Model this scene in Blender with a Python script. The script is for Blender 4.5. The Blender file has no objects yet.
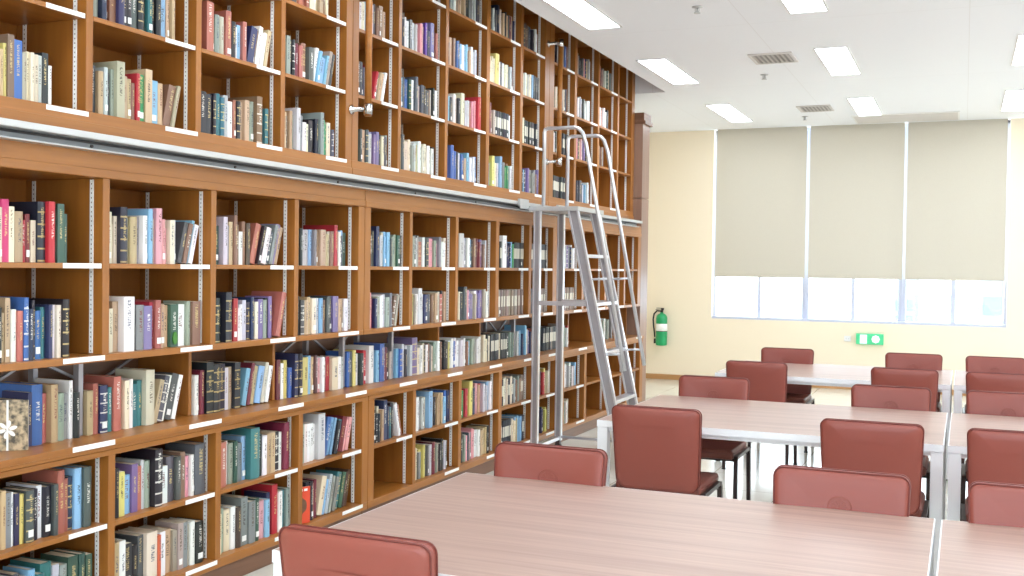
import bpy, bmesh, math, random
from mathutils import Vector, Matrix
random.seed(7)
C = bpy.context.scene.collection
PI = math.pi

# ------------------------------------------------------------------ helpers
def lin(c):
    def f(x):
        x /= 255.0
        return x / 12.92 if x <= 0.04045 else ((x + 0.055) / 1.055) ** 2.4
    return (f(c[0]), f(c[1]), f(c[2]), 1.0)

class MB:
    """collects geometry for ONE mesh object"""
    def __init__(self): self.bm = bmesh.new()
    def box(self, x0, x1, y0, y1, z0, z1, mi=0):
        v = [self.bm.verts.new(p) for p in ((x0,y0,z0),(x1,y0,z0),(x1,y1,z0),(x0,y1,z0),(x0,y0,z1),(x1,y0,z1),(x1,y1,z1),(x0,y1,z1))]
        for f in ((3,2,1,0),(4,5,6,7),(0,1,5,4),(1,2,6,5),(2,3,7,6),(3,0,4,7)):
            self.bm.faces.new([v[i] for i in f]).material_index = mi
        return self
    def quad(self, pts, mi=0):
        self.bm.faces.new([self.bm.verts.new(p) for p in pts]).material_index = mi
        return self
    def prism(self, pts, axis, a, b, mi=0, smooth=False):
        """closed outline pts (2D) extruded along axis from a to b"""
        def P(p, t):
            return {'X': (t, p[0], p[1]), 'Y': (p[0], t, p[1]), 'Z': (p[0], p[1], t)}[axis]
        v0 = [self.bm.verts.new(P(p, a)) for p in pts]; v1 = [self.bm.verts.new(P(p, b)) for p in pts]
        n = len(pts)
        fs = [self.bm.faces.new([v0[i], v0[(i+1) % n], v1[(i+1) % n], v1[i]]) for i in range(n)]
        for f in fs: f.smooth = smooth
        fs += [self.bm.faces.new(list(reversed(v0))), self.bm.faces.new(v1)]
        for f in fs: f.material_index = mi
        return self
    def tube(self, pts, r, n=10, square=False, closed=False, mi=0):
        pts = [Vector(p) for p in pts]; rings = []; m = len(pts); up = None
        for i, p in enumerate(pts):
            if closed: t = (pts[(i+1) % m] - pts[i-1])
            else: t = pts[min(i+1, m-1)] - pts[max(i-1, 0)]
            t.normalize()
            if up is None:
                up = Vector((0, 0, 1)) if abs(t.z) < .9 else Vector((0, 1, 0))
            s = t.cross(up).normalized(); up = s.cross(t).normalized()
            k = 4 if square else n; R = r * 1.41421 if square else r
            # widen mitred corners
            if 0 < i < m-1 or closed:
                a = (pts[i] - pts[i-1]).normalized(); b = (pts[(i+1) % m] - pts[i]).normalized()
                R *= 1.0 / max(.75, math.sqrt(max(0.01, (1 + a.dot(b)) / 2)))
            rings.append([self.bm.verts.new(p + s * (R * math.cos(2*PI*(j+.5)/k)) + up * (R * math.sin(2*PI*(j+.5)/k))) for j in range(k)])
        k = len(rings[0])
        for i in range(m if closed else m-1):
            A, B = rings[i], rings[(i+1) % m]
            for j in range(k):
                f = self.bm.faces.new([A[j], A[(j+1) % k], B[(j+1) % k], B[j]]); f.smooth = not square; f.material_index = mi
        if not closed:
            self.bm.faces.new(list(reversed(rings[0]))).material_index = mi; self.bm.faces.new(rings[-1]).material_index = mi
        return self
    def lathe(self, prof, c=(0, 0, 0), n=24, mi=0):
        rings = []
        for r, z in prof:
            rings.append([self.bm.verts.new((c[0] + r*math.cos(2*PI*j/n), c[1] + r*math.sin(2*PI*j/n), c[2] + z)) for j in range(n)])
        for A, B in zip(rings, rings[1:]):
            for j in range(n):
                f = self.bm.faces.new([A[j], A[(j+1) % n], B[(j+1) % n], B[j]]); f.smooth = True; f.material_index = mi
        self.bm.faces.new(list(reversed(rings[0]))).material_index = mi; self.bm.faces.new(rings[-1]).material_index = mi
        return self
    def build(self, name, mat, parent=None, bevel=0, seg=2, fix=True):
        bm = self.bm
        if fix: bmesh.ops.recalc_face_normals(bm, faces=bm.faces[:])
        if bevel:
            bmesh.ops.bevel(bm, geom=[e for e in bm.edges if e.is_manifold and e.calc_face_angle(0) > .6], offset=bevel, segments=seg, affect='EDGES', profile=.6, clamp_overlap=True)
        me = bpy.data.meshes.new(name); bm.to_mesh(me); bm.free()
        for m in (mat if isinstance(mat, (list, tuple)) else [mat]): me.materials.append(m)
        o = bpy.data.objects.new(name, me); C.objects.link(o)
        if parent: o.parent = parent
        return o

def tag(o, label=None, cat=None, group=None, kind=None):
    if label: o['label'] = label
    if cat: o['category'] = cat
    if group: o['group'] = group
    if kind: o['kind'] = kind
    return o
def empty(name, loc, label, cat, group=None, rz=0):
    o = bpy.data.objects.new(name, None); C.objects.link(o); o.empty_display_size = .1
    o.location = loc; o.rotation_euler = (0, 0, rz)
    return tag(o, label, cat, group)
def struct(o): o['kind'] = 'structure'; return o
def copy_tree(o, parent=None):
    c = o.copy(); C.objects.link(c)
    if parent: c.parent = parent
    for ch in list(o.children): copy_tree(ch, c)
    return c

# ------------------------------------------------------------------ materials
def newmat(name):
    m = bpy.data.materials.new(name); m.use_nodes = True
    nt = m.node_tree; b = nt.nodes['Principled BSDF']
    return m, nt, b
def plain(name, col, rough=.5, metal=0, spec=.5, bump=0, bscale=200, emit=0):
    m, nt, b = newmat(name)
    b.inputs['Base Color'].default_value = lin(col); b.inputs['Roughness'].default_value = rough
    b.inputs['Metallic'].default_value = metal; b.inputs['Specular IOR Level'].default_value = spec
    if emit:
        b.inputs['Emission Color'].default_value = lin(col); b.inputs['Emission Strength'].default_value = emit
    tc = nt.nodes.new('ShaderNodeTexCoord'); nz = nt.nodes.new('ShaderNodeTexNoise'); nz.inputs['Scale'].default_value = bscale
    nt.links.new(tc.outputs['Object'], nz.inputs['Vector'])
    if bump:
        bp = nt.nodes.new('ShaderNodeBump'); bp.inputs['Strength'].default_value = bump; bp.inputs['Distance'].default_value = .002
        nt.links.new(nz.outputs['Fac'], bp.inputs['Height']); nt.links.new(bp.outputs['Normal'], b.inputs['Normal'])
    return m
def grain(name, c0, c1, scale, rough=.4, detail=4, spec=.5, lo=.3, hi=.7, extra=None):
    """streaky wood / laminate: noise stretched along one axis"""
    m, nt, b = newmat(name)
    tc = nt.nodes.new('ShaderNodeTexCoord'); mp = nt.nodes.new('ShaderNodeMapping'); mp.inputs['Scale'].default_value = scale
    nz = nt.nodes.new('ShaderNodeTexNoise'); nz.inputs['Scale'].default_value = 1; nz.inputs['Detail'].default_value = detail
    nz.inputs['Roughness'].default_value = .6
    rp = nt.nodes.new('ShaderNodeValToRGB'); rp.color_ramp.elements[0].position = lo; rp.color_ramp.elements[1].position = hi
    rp.color_ramp.elements[0].color = lin(c0); rp.color_ramp.elements[1].color = lin(c1)
    nt.links.new(tc.outputs['Object'], mp.inputs['Vector']); nt.links.new(mp.outputs['Vector'], nz.inputs['Vector'])
    nt.links.new(nz.outputs['Fac'], rp.inputs['Fac']); nt.links.new(rp.outputs['Color'], b.inputs['Base Color'])
    b.inputs['Roughness'].default_value = rough; b.inputs['Specular IOR Level'].default_value = spec
    return m

M = {}
M['wood'] = grain('honey_wood_vertical', (149, 91, 35), (172, 110, 46), (16, 16, 1.3), .38, lo=.25, hi=.75)
M['woodh'] = grain('honey_wood_lengthwise', (151, 93, 37), (174, 112, 48), (16, 1.3, 30), .34, lo=.25, hi=.75)
M['wooddark'] = grain('dark_wood', (112, 78, 58), (134, 95, 72), (3, 1.5, 30), .42)
M['column'] = grain('column_veneer', (140, 108, 92), (156, 124, 106), (10, 10, 1.0), .35)
M['laminate'] = grain('table_laminate', (163, 134, 122), (184, 155, 142), (1.1, 34, 10), .36, detail=3, lo=.3, hi=.7)
M['whitemetal'] = plain('white_powder_coat', (244, 245, 248), .35)
M['alu'] = plain('brushed_aluminium', (222, 222, 226), .30, .8)
M['aluflat'] = plain('satin_aluminium', (196, 196, 196), .42, .55)
M['railgrey'] = plain('grey_rail_channel', (126, 128, 132), .4, .4)
M['leather'] = plain('chestnut_leather', (144, 69, 57), .40, spec=.6, bump=.12, bscale=260)
M['piping'] = plain('leather_piping', (112, 48, 40), .42)
M['seatleather'] = plain('seat_leather', (120, 62, 50), .42, bump=.12, bscale=260)
M['darkmetal'] = plain('dark_brown_metal', (52, 38, 36), .32, .3)
M['white'] = plain('white_paper', (248, 247, 244), .6)
M['paper'] = plain('page_edges', (226, 214, 190), .85)
M['steel'] = plain('steel_upright', (172, 168, 172), .4, .6)
M['chrome'] = plain('chrome', (215, 215, 215), .2, 1)
M['wallyellow'] = plain('cream_yellow_paint', (244, 229, 204), .7, bump=.05, bscale=90)
M['wallwhite'] = plain('off_white_paint', (240, 236, 228), .8)
M['recess'] = plain('recess_paint', (196, 186, 182), .8)
M['winframe'] = plain('white_window_frame', (196, 200, 218), .4)
M['skirting'] = grain('skirting_wood', (176, 128, 78), (196, 148, 98), (1.5, 20, 30), .45)
M['green'] = plain('extinguisher_green', (24, 158, 96), .3)
M['black'] = plain('black_rubber', (40, 36, 36), .5)
M['signgreen'] = plain('sign_green', (70, 190, 132), .4, emit=.2)
M['signwhite'] = plain('sign_white', (236, 250, 244), .4, emit=.25)
M['vent'] = plain('vent_metal', (214, 208, 204), .5)
M['ventdark'] = plain('vent_shadow_slot', (178, 172, 168), .7)
M['diffuser'] = plain('light_diffuser', (236, 246, 255), .5, emit=9.0)
M['frame_light'] = plain('light_frame', (236, 234, 232), .5)
M['orange'] = plain('orange_cover', (232, 84, 52), .35)
M['leaf'] = plain('leaf_green', (70, 130, 50), .5)
M['building'] = plain('far_building', (118, 140, 146), .7)
M['buildwin'] = plain('far_building_window', (92, 118, 134), .2)
M['emblem'] = plain('embossed_emblem', (150, 76, 63), .4)

# perforated shelf standard
m, nt, b = newmat('perforated_strip'); M['strip'] = m
tc = nt.nodes.new('ShaderNodeTexCoord'); sp = nt.nodes.new('ShaderNodeSeparateXYZ'); nt.links.new(tc.outputs['Object'], sp.inputs[0])
fr = nt.nodes.new('ShaderNodeMath'); fr.operation = 'PINGPONG'; fr.inputs[1].default_value = .010
nt.links.new(sp.outputs['Z'], fr.inputs[0])
gt = nt.nodes.new('ShaderNodeMath'); gt.operation = 'GREATER_THAN'; gt.inputs[1].default_value = .0070; nt.links.new(fr.outputs[0], gt.inputs[0])
fx = nt.nodes.new('ShaderNodeMath'); fx.operation = 'ABSOLUTE'; nt.links.new(sp.outputs['X'], fx.inputs[0])
lt = nt.nodes.new('ShaderNodeMath'); lt.operation = 'LESS_THAN'; lt.inputs[1].default_value = .0025; nt.links.new(fx.outputs[0], lt.inputs[0])
mu = nt.nodes.new('ShaderNodeMath'); mu.operation = 'MULTIPLY'; nt.links.new(gt.outputs[0], mu.inputs[0]); nt.links.new(lt.outputs[0], mu.inputs[1])
mx = nt.nodes.new('ShaderNodeMix'); mx.data_type = 'RGBA'; mx.inputs[6].default_value = lin((246, 244, 240)); mx.inputs[7].default_value = lin((120, 96, 80))
nt.links.new(mu.outputs[0], mx.inputs[0]); nt.links.new(mx.outputs[2], b.inputs['Base Color']); b.inputs['Roughness'].default_value = .45

# floor tiles
m, nt, b = newmat('polished_floor_tiles'); M['floor'] = m
tc = nt.nodes.new('ShaderNodeTexCoord'); br = nt.nodes.new('ShaderNodeTexBrick')
br.offset = 0; br.inputs['Scale'].default_value = 1; br.inputs['Brick Width'].default_value = .6; br.inputs['Row Height'].default_value = .6
br.inputs['Mortar Size'].default_value = .004; br.inputs['Color1'].default_value = lin((232, 228, 216)); br.inputs['Color2'].default_value = lin((227, 222, 209)); br.inputs['Mortar'].default_value = lin((176, 166, 146))
nz = nt.nodes.new('ShaderNodeTexNoise'); nz.inputs['Scale'].default_value = 2.5; nz.inputs['Detail'].default_value = 5
mx = nt.nodes.new('ShaderNodeMix'); mx.data_type = 'RGBA'; mx.blend_type = 'MULTIPLY'; mx.inputs[0].default_value = .15
nt.links.new(tc.outputs['Object'], br.inputs['Vector']); nt.links.new(tc.outputs['Object'], nz.inputs['Vector'])
nt.links.new(br.outputs['Color'], mx.inputs[6]); nt.links.new(nz.outputs['Fac'], mx.inputs[7]); nt.links.new(mx.outputs[2], b.inputs['Base Color'])
b.inputs['Roughness'].default_value = .14

# ceiling board with faint seams
m, nt, b = newmat('ceiling_board'); M['ceiling'] = m
tc = nt.nodes.new('ShaderNodeTexCoord'); br = nt.nodes.new('ShaderNodeTexBrick'); br.offset = 0
br.inputs['Scale'].default_value = 1; br.inputs['Brick Width'].default_value = 1.65; br.inputs['Row Height'].default_value = 2.9; br.inputs['Mortar Size'].default_value = .003
br.inputs['Color1'].default_value = lin((243, 244, 248)); br.inputs['Color2'].default_value = lin((242, 243, 247)); br.inputs['Mortar'].default_value = lin((233, 232, 234))
nt.links.new(tc.outputs['Object'], br.inputs['Vector']); nt.links.new(br.outputs['Color'], b.inputs['Base Color']); b.inputs['Roughness'].default_value = .85

# translucent roller blind
m = bpy.data.materials.new('roller_blind_fabric'); m.use_nodes = True; M['blind'] = m
nt = m.node_tree; nt.nodes.clear(); out = nt.nodes.new('ShaderNodeOutputMaterial')
d = nt.nodes.new('ShaderNodeBsdfDiffuse'); t = nt.nodes.new('ShaderNodeBsdfTranslucent'); mix = nt.nodes.new('ShaderNodeMixShader'); mix.inputs[0].default_value = .22
tc = nt.nodes.new('ShaderNodeTexCoord'); wv = nt.nodes.new('ShaderNodeTexNoise'); wv.inputs['Scale'].default_value = 120
mx = nt.nodes.new('ShaderNodeMix'); mx.data_type = 'RGBA'; mx.inputs[6].default_value = lin((206, 198, 184)); mx.inputs[7].default_value = lin((216, 209, 196))
nt.links.new(tc.outputs['Object'], wv.inputs['Vector']); nt.links.new(wv.outputs['Fac'], mx.inputs[0])
nt.links.new(mx.outputs[2], d.inputs['Color']); nt.links.new(mx.outputs[2], t.inputs['Color'])
nt.links.new(d.outputs[0], mix.inputs[1]); nt.links.new(t.outputs[0], mix.inputs[2]); nt.links.new(mix.outputs[0], out.inputs[0])

# thin glass
m = bpy.data.materials.new('window_glass'); m.use_nodes = True; M['glass'] = m
nt = m.node_tree; nt.nodes.clear(); out = nt.nodes.new('ShaderNodeOutputMaterial')
tr = nt.nodes.new('ShaderNodeBsdfTransparent'); tr.inputs[0].default_value = (.95, .98, .99, 1); gl = nt.nodes.new('ShaderNodeBsdfGlossy'); gl.inputs['Roughness'].default_value = .02
mix = nt.nodes.new('ShaderNodeMixShader'); mix.inputs[0].default_value = .07
nt.links.new(tr.outputs[0], mix.inputs[1]); nt.links.new(gl.outputs[0], mix.inputs[2]); nt.links.new(mix.outputs[0], out.inputs[0])

# books: colours, spine coordinates and spine style come from the mesh
m, nt, b = newmat('book_cover'); M['book'] = m
def attr(n):
    a = nt.nodes.new('ShaderNodeAttribute'); a.attribute_name = n; return a
def math_(op, a, bb=None, c=None):
    n = nt.nodes.new('ShaderNodeMath'); n.operation = op
    for i, v in enumerate((a, bb, c)):
        if v is None: continue
        if isinstance(v, (int, float)): n.inputs[i].default_value = v
        else: nt.links.new(v, n.inputs[i])
    return n.outputs[0]
A1, A2, A3, A4 = attr('cover_color'), attr('ink_color'), attr('spine_uv'), attr('spine_style')
s = nt.nodes.new('ShaderNodeSeparateXYZ'); nt.links.new(A3.outputs['Vector'], s.inputs[0])
q = nt.nodes.new('ShaderNodeSeparateXYZ'); nt.links.new(A4.outputs['Vector'], q.inputs[0])
U, V, ON = s.outputs[0], s.outputs[1], s.outputs[2]; STY, RND = q.outputs[0], q.outputs[1]
cu = math_('ABSOLUTE', math_('SUBTRACT', U, .5))
cb = nt.nodes.new('ShaderNodeCombineXYZ')
nt.links.new(math_('MULTIPLY', U, 3.0), cb.inputs[0]); nt.links.new(math_('MULTIPLY', V, 64.0), cb.inputs[1]); nt.links.new(math_('MULTIPLY', RND, 97.0), cb.inputs[2])
nz = nt.nodes.new('ShaderNodeTexNoise'); nz.inputs['Scale'].default_value = 1; nz.inputs['Detail'].default_value = 1; nt.links.new(cb.outputs[0], nz.inputs['Vector'])
glyph = math_('MULTIPLY', math_('GREATER_THAN', nz.outputs['Fac'], .52), math_('LESS_THAN', cu, .17))
glyph = math_('MULTIPLY', glyph, math_('LESS_THAN', math_('ABSOLUTE', math_('SUBTRACT', V, math_('MULTIPLY_ADD', RND, .12, .56))), math_('MULTIPLY_ADD', RND, .12, .16)))
is1 = math_('COMPARE', STY, 1.0, .1); is2 = math_('COMPARE', STY, 2.0, .1); is3 = math_('COMPARE', STY, 3.0, .1)
bands = math_('LESS_THAN', math_('ABSOLUTE', math_('SUBTRACT', math_('FRACT', math_('MULTIPLY_ADD', V, 5.0, .35)), .5)), .07)
wide = math_('LESS_THAN', math_('ABSOLUTE', math_('SUBTRACT', V, .56)), .20)
fac = math_('ADD', math_('MULTIPLY', glyph, math_('ADD', is1, is2)), math_('ADD', math_('MULTIPLY', bands, is2), math_('MULTIPLY', wide, is3)))
fac = math_('MULTIPLY', math_('MULTIPLY', math_('MINIMUM', fac, 1.0), ON), .8)
mx = nt.nodes.new('ShaderNodeMix'); mx.data_type = 'RGBA'
nt.links.new(fac, mx.inputs[0]); nt.links.new(A1.outputs['Color'], mx.inputs[6]); nt.links.new(A2.outputs['Color'], mx.inputs[7])
nt.links.new(mx.outputs[2], b.inputs['Base Color']); b.inputs['Roughness'].default_value = .38; b.inputs['Specular IOR Level'].default_value = .6

# floral magazine cover
m, nt, b = newmat('floral_cover'); M['floral'] = m
tc = nt.nodes.new('ShaderNodeTexCoord'); vz = nt.nodes.new('ShaderNodeTexNoise'); vz.inputs['Scale'].default_value = 38; vz.inputs['Detail'].default_value = 3
rp = nt.nodes.new('ShaderNodeValToRGB'); rp.color_ramp.elements[0].color = lin((80, 72, 58)); rp.color_ramp.elements[0].position = .36
rp.color_ramp.elements[1].color = lin((196, 172, 138)); rp.color_ramp.elements[1].position = .6
nt.links.new(tc.outputs['Object'], vz.inputs['Vector']); nt.links.new(vz.outputs['Fac'], rp.inputs['Fac']); nt.links.new(rp.outputs['Color'], b.inputs['Base Color']); b.inputs['Roughness'].default_value = .3

# ------------------------------------------------------------------ camera
FPX, YAW, PIT, ROL = 1058.52, -0.4032355, 0.02012925, 0.01373743
H = 1.62
cy, sy, cp, sp_ = math.cos(YAW), math.sin(YAW), math.cos(PIT), math.sin(PIT)
fw = Vector((sy*cp, cy*cp, -sp_)); rt = Vector((cy, -sy, 0)); up = rt.cross(fw)
c_, s_ = math.cos(ROL), math.sin(ROL)
R_ = c_*rt + s_*up; U_ = -s_*rt + c_*up
cam = bpy.data.cameras.new('camera'); cam.sensor_width = 36; cam.lens = FPX / 1024 * 36; cam.clip_end = 300
co = bpy.data.objects.new('camera', cam); C.objects.link(co)
co.matrix_world = Matrix(((R_.x, U_.x, -fw.x, 0), (R_.y, U_.y, -fw.y, 0), (R_.z, U_.z, -fw.z, H), (0, 0, 0, 1)))
bpy.context.scene.camera = co
def pix(P):
    d = Vector(P) - Vector((0, 0, H)); z = d.dot(fw)
    return 512 + FPX*d.dot(R_)/z, 288 - FPX*d.dot(U_)/z

# ------------------------------------------------------------------ room shell
XL, XR, YB, YF, ZC = -4.6, 6.0, -2.6, 15.15, 3.62
WX0, WX1, WZ0 = -3.335, 0.52, .915
struct(MB().box(XL-.2, XR+.2, YB-.2, YF+.3, -.2, 0).build('floor', M['floor']))
cl = MB().box(-3.15, XR+.2, YB-.2, YF+.3, ZC, ZC+.25); cl.box(XL-.2, -3.15, 11.735, YF+.3, ZC, ZC+.25)
struct(cl.build('ceiling', M['ceiling']))
rc = MB(); rc.box(XL-.2, -3.15, YB-.2, 11.8, 4.5, 4.6); rc.box(-3.15, -3.1, YB-.2, 11.735, ZC+.25, 4.6); rc.box(XL, -3.15, 11.735, 11.8, ZC+.25, 4.5)
struct(tag(rc.build('ceiling_recess', M['recess'])))
bw = MB()
bw.box(XL-.2, WX0, YF, YF+.3, 0, ZC); bw.box(WX1, XR+.2, YF, YF+.3, 0, ZC); bw.box(WX0, WX1, YF, YF+.3, 0, WZ0)
struct(bw.build('wall_back', M['wallyellow']))
struct(MB().box(XL-.2, XL, YB, YF, 0, 4.5).build('wall_left', M['wallyellow']))
q = MB(); q.box(XR, XR+.2, YB, YF, 0, .9); q.box(XR, XR+.2, YB, YF, 2.2, ZC); q.box(XR, XR+.2, YB, 5, .9, 2.2); q.box(XR, XR+.2, 14.4, YF, .9, 2.2)
struct(q.build('wall_right', M['wallyellow']))
q = MB(); q.box(XL-.2, XR+.2, YB-.2, YB, 0, .9); q.box(XL-.2, XR+.2, YB-.2, YB, 2.5, 4.5); q.box(XL-.2, -3, YB-.2, YB, .9, 2.5); q.box(5, XR+.2, YB-.2, YB, .9, 2.5)
struct(q.build('wall_front', M['wallwhite']))
q = MB()
for k in range(7):
    y = 5 + 9.4*k/6 - (.06 if k == 6 else 0); q.box(XR+.06, XR+.12, y, y+.06, .9, 2.2)
q.box(XR+.06, XR+.12, 5, 14.4, .9, .95); q.box(XR+.06, XR+.12, 5, 14.4, 2.15, 2.2)
o = struct(q.build('added_window_right', M['winframe'])); MB().box(XR+.085, XR+.09, 5.06, 14.34, .95, 2.15).build('window_pane', M['glass'], o)  # unseen window, added in the right wall to let in more daylight
q = MB()
for k in range(5):
    x = -3 + 8*k/4 - (.06 if k == 4 else 0); q.box(x, x+.06, YB-.12, YB-.06, .9, 2.5)
q.box(-3, 5, YB-.12, YB-.06, .9, .95); q.box(-3, 5, YB-.12, YB-.06, 2.45, 2.5)
o = struct(q.build('added_window_front', M['winframe'])); MB().box(-2.94, 4.94, YB-.095, YB-.09, .95, 2.45).build('window_pane', M['glass'], o)  # unseen window, added behind the camera to brighten faces turned this way
def portal(loc_, rot, sx_, sy_):
    l = bpy.data.lights.new('window_daylight', 'AREA'); l.shape = 'RECTANGLE'; l.size = sx_; l.size_y = sy_; l.cycles.is_portal = True
    o = bpy.data.objects.new('window_daylight', l); C.objects.link(o); o.location = loc_; o.rotation_euler = rot
portal((XR+.19, 9.7, 1.55), (0, PI/2, 0), 1.3, 9.4)
portal((1, YB-.19, 1.7), (PI/2, 0, 0), 8, 1.6)
portal(((WX0+WX1)/2, YF+.29, (WZ0+ZC)/2), (-PI/2, 0, 0), WX1-WX0, ZC-WZ0)
struct(MB().box(XL, XR, YF-.018, YF, 0, .075).build('baseboard_back', M['skirting'], bevel=.004))

# window: frame, mullions, glass
w = MB()
w.box(WX0, WX1, YF+.02, YF+.28, WZ0, WZ0+.035); w.box(WX0, WX0+.035, YF+.12, YF+.2, WZ0, ZC); w.box(WX1-.035, WX1, YF+.12, YF+.2, WZ0, ZC)
w.box(WX0, WX1, YF+.12, YF+.2, ZC-.04, ZC)
win = struct(w.build('window_1', M['winframe'], bevel=.004))
for x, hw in ((-2.68, .022), (-2.04, .045), (-1.40, .024), (-.765, .05), (-.125, .03)):
    mm = MB().box(x-hw, x+hw, YF+.11, YF+.19, WZ0+.035, ZC-.04)
    if hw > .04: mm.box(x-.006, x+.006, YF+.10, YF+.11, WZ0+.035, ZC-.04)
    mm.build('mullion', M['winframe'], win, bevel=.004)
xs = [WX0+.035, -2.68, -2.04, -1.40, -.765, -.125, WX1-.035]
for a, bb in zip(xs, xs[1:]):
    MB().box(a+.02, bb-.02, YF+.148, YF+.154, WZ0+.035, ZC-.04).build('window_pane', M['glass'], win)

# roller blinds
BL = ((-3.285, -2.035, 'left'), (-1.99, -.762, 'middle'), (-.725, .485, 'right'))
for x0, x1, side in BL:
    r = empty('roller_blind', ((x0+x1)/2, YF-.03, ZC-.03), 'beige roller blind half drawn over the window, %s one of three' % side, 'blind', 'roller blinds over the window')
    hw = (x1-x0)/2
    MB().box(-hw, hw, -.0015, .0015, 1.535-ZC+.03, .0295).build('fabric', M['blind'], r)
    MB().tube([(-hw, .022, -.012), (hw, .022, -.012)], .018, 14).build('roller', M['whitemetal'], r)
    MB().box(-hw, hw, -.007, .007, 1.518-ZC+.03, 1.54-ZC+.03).build('hem_bar', M['blind'], r, bevel=.003)

# outside: pale building
bd = empty('office_building', (6, 62, -6), 'pale blue glass building outside behind the right window panes', 'building')
MB().box(-5.2, 7, 0, 8, 0, 8.6).build('wall', M['building'], bd)
for i in range(9):
    MB().box(-5.0+i*1.3, -4.1+i*1.3, -.06, 0, 5.4, 7.6).build('window', M['buildwin'], bd)

b2_ = empty('office_tower', (-3.4, 62, -6), 'narrow pale blue tower outside behind the fourth window pane', 'building')
MB().box(-.1, .95, 0, 6, 0, 14).build('wall', M['building'], b2_)
for i in range(5): MB().box(0, .85, -.06, 0, 4.6+i*.9, 5.2+i*.9).build('window', M['buildwin'], b2_)

# ------------------------------------------------------------------ ceiling fittings
rows = [(-1.4, 'x'), (1.4, 'x'), (4.2, 'x'), (7.05, 'nearest row in the photo'), (9.85, 'middle row'), (12.8, 'row nearest the window')]
cols = [(-2.79, 'beside the bookshelves'), (-1.14, 'above the tables'), (.52, 'at right edge of photo'), (2.17, 'x'), (3.82, 'x')]
for y0, rl in rows:
    for x, cl_ in cols:
        ln = 1.38 if y0 < 12 else 1.55
        lab = 'white rectangular ceiling light %s, %s' % (cl_, rl) if 'x' not in (rl, cl_) else 'white rectangular ceiling light outside the photo'
        r = empty('ceiling_light', (x, y0+ln/2, ZC), lab, 'ceiling light', 'recessed rectangular ceiling lights')
        f = MB(); a, l = .15, ln/2+.012
        f.box(-a, -a+.016, -l, l, -.008, -.0005); f.box(a-.016, a, -l, l, -.008, -.0005); f.box(-a+.016, a-.016, -l, -l+.016, -.008, -.0005); f.box(-a+.016, a-.016, l-.016, l, -.008, -.0005)
        f.build('frame', M['frame_light'], r)
        MB().box(-a+.016, a-.016, -l+.016, l-.016, -.005, -.001).build('diffuser', M['diffuser'], r)
for k, (x, y) in enumerate(((-1.69, 10.15), (-1.72, 13.45))):
    r = empty('air_vent', (x, y, ZC), ['square louvred air vent in ceiling between first lights', 'smaller looking louvred air vent in ceiling near the blinds'][k], 'air vent', 'ceiling air vents')
    MB().box(-.17, .17, -.2, .2, -.006, -.001).build('backing', M['ventdark'], r)
    f = MB(); f.box(-.2, .2, -.23, -.2, -.014, -.001); f.box(-.2, .2, .2, .23, -.014, -.001); f.box(-.2, -.17, -.2, .2, -.014, -.001); f.box(.17, .2, -.2, .2, -.014, -.001)
    f.build('frame', M['vent'], r)
    for j in range(8):
        x0 = -.15 + j*.043
        MB().quad([(x0-.018, -.2, -.006), (x0+.014, -.2, -.02), (x0+.014, .2, -.02), (x0-.018, .2, -.006)]).quad([(x0-.018, -.2, -.008), (x0-.018, .2, -.008), (x0+.014, .2, -.022), (x0+.014, -.2, -.022)]).build('louvre', M['vent'], r, fix=False)
for k, (x, y) in enumerate(((-1.91, 8.0), (-1.92, 11.0), (-1.935, 14.13))):
    r = empty('sprinkler', (x, y, ZC), ['fire sprinkler in the ceiling at top of photo', 'fire sprinkler in the ceiling below the louvred vent', 'fire sprinkler in the ceiling just before the blinds'][k], 'sprinkler', 'ceiling sprinklers')
    MB().lathe([(.04, -.001), (.04, -.006), (.012, -.012)], n=16).build('rose', M['aluflat'], r)
    h = MB().lathe([(.008, -.012), (.008, -.045)], n=10); h.lathe([(.026, -.045), (.026, -.05)], n=12)
    h.tube([(-.014, 0, -.014), (-.016, 0, -.03), (-.008, 0, -.045)], .003, 6); h.tube([(.014, 0, -.014), (.016, 0, -.03), (.008, 0, -.045)], .003, 6)
    h.build('head', M['aluflat'], r)
r = empty('ceiling_hatch', (-.73, 14.6, ZC), 'pale grey access panel in the ceiling before the blinds', 'ceiling panel')
MB().box(-.62, .62, -.36, .36, -.012, -.001).build('panel', M['vent'], r, bevel=.003)
f = MB(); f.box(-.64, .64, -.38, -.36, -.014, -.001); f.box(-.64, .64, .36, .38, -.014, -.001); f.box(-.64, -.62, -.36, .36, -.014, -.001); f.box(.62, .64, -.36, .36, -.014, -.001)
f.build('frame', M['frame_light'], r)

# ------------------------------------------------------------------ bookcase wall
XB, XM, XU = -3.36, -3.40, -3.50           # front planes: base, middle, upper
BACK = -3.86
# opening (inner) limits of the bays along Y; joints between units after bays 4 and 9
BAYS = [(2.82, 3.49), (3.53, 4.20), (4.24, 4.905), (4.945, 5.575), (5.72, 6.225), (6.265, 6.92), (6.965, 7.64), (7.70, 8.33), (8.385, 8.90), (9.13, 9.69), (9.755, 10.40), (10.455, 11.07), (11.125, 11.60)]
UNITS = [(0, 4, 2.78, 5.645), (4, 9, 5.649, 9.01), (9, 13, 9.014, 11.71)]
WHERE = ['nearest the camera, at left', 'in the middle, behind the tables', 'at the far end, behind the ladder']
ZB = [.155, .493]; ZL = .855; ZM = [1.217, 1.61]; ZU = [2.267, 2.685, 3.097, 3.51, 3.92]
EMPTYROOT = {}
def standards(root, yside, xf, xb, z0, z1):
    """two perforated metal strips on the -Y face of a divider"""
    for x in (xf - .062, xb + .05):
        o = MB().box(-.010, .010, -.0035, 0, 0, z1-z0).build('shelf_standard', M['strip'], root)
        o.location = (x - root.location.x, yside - root.location.y, z0 - root.location.z)
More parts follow.
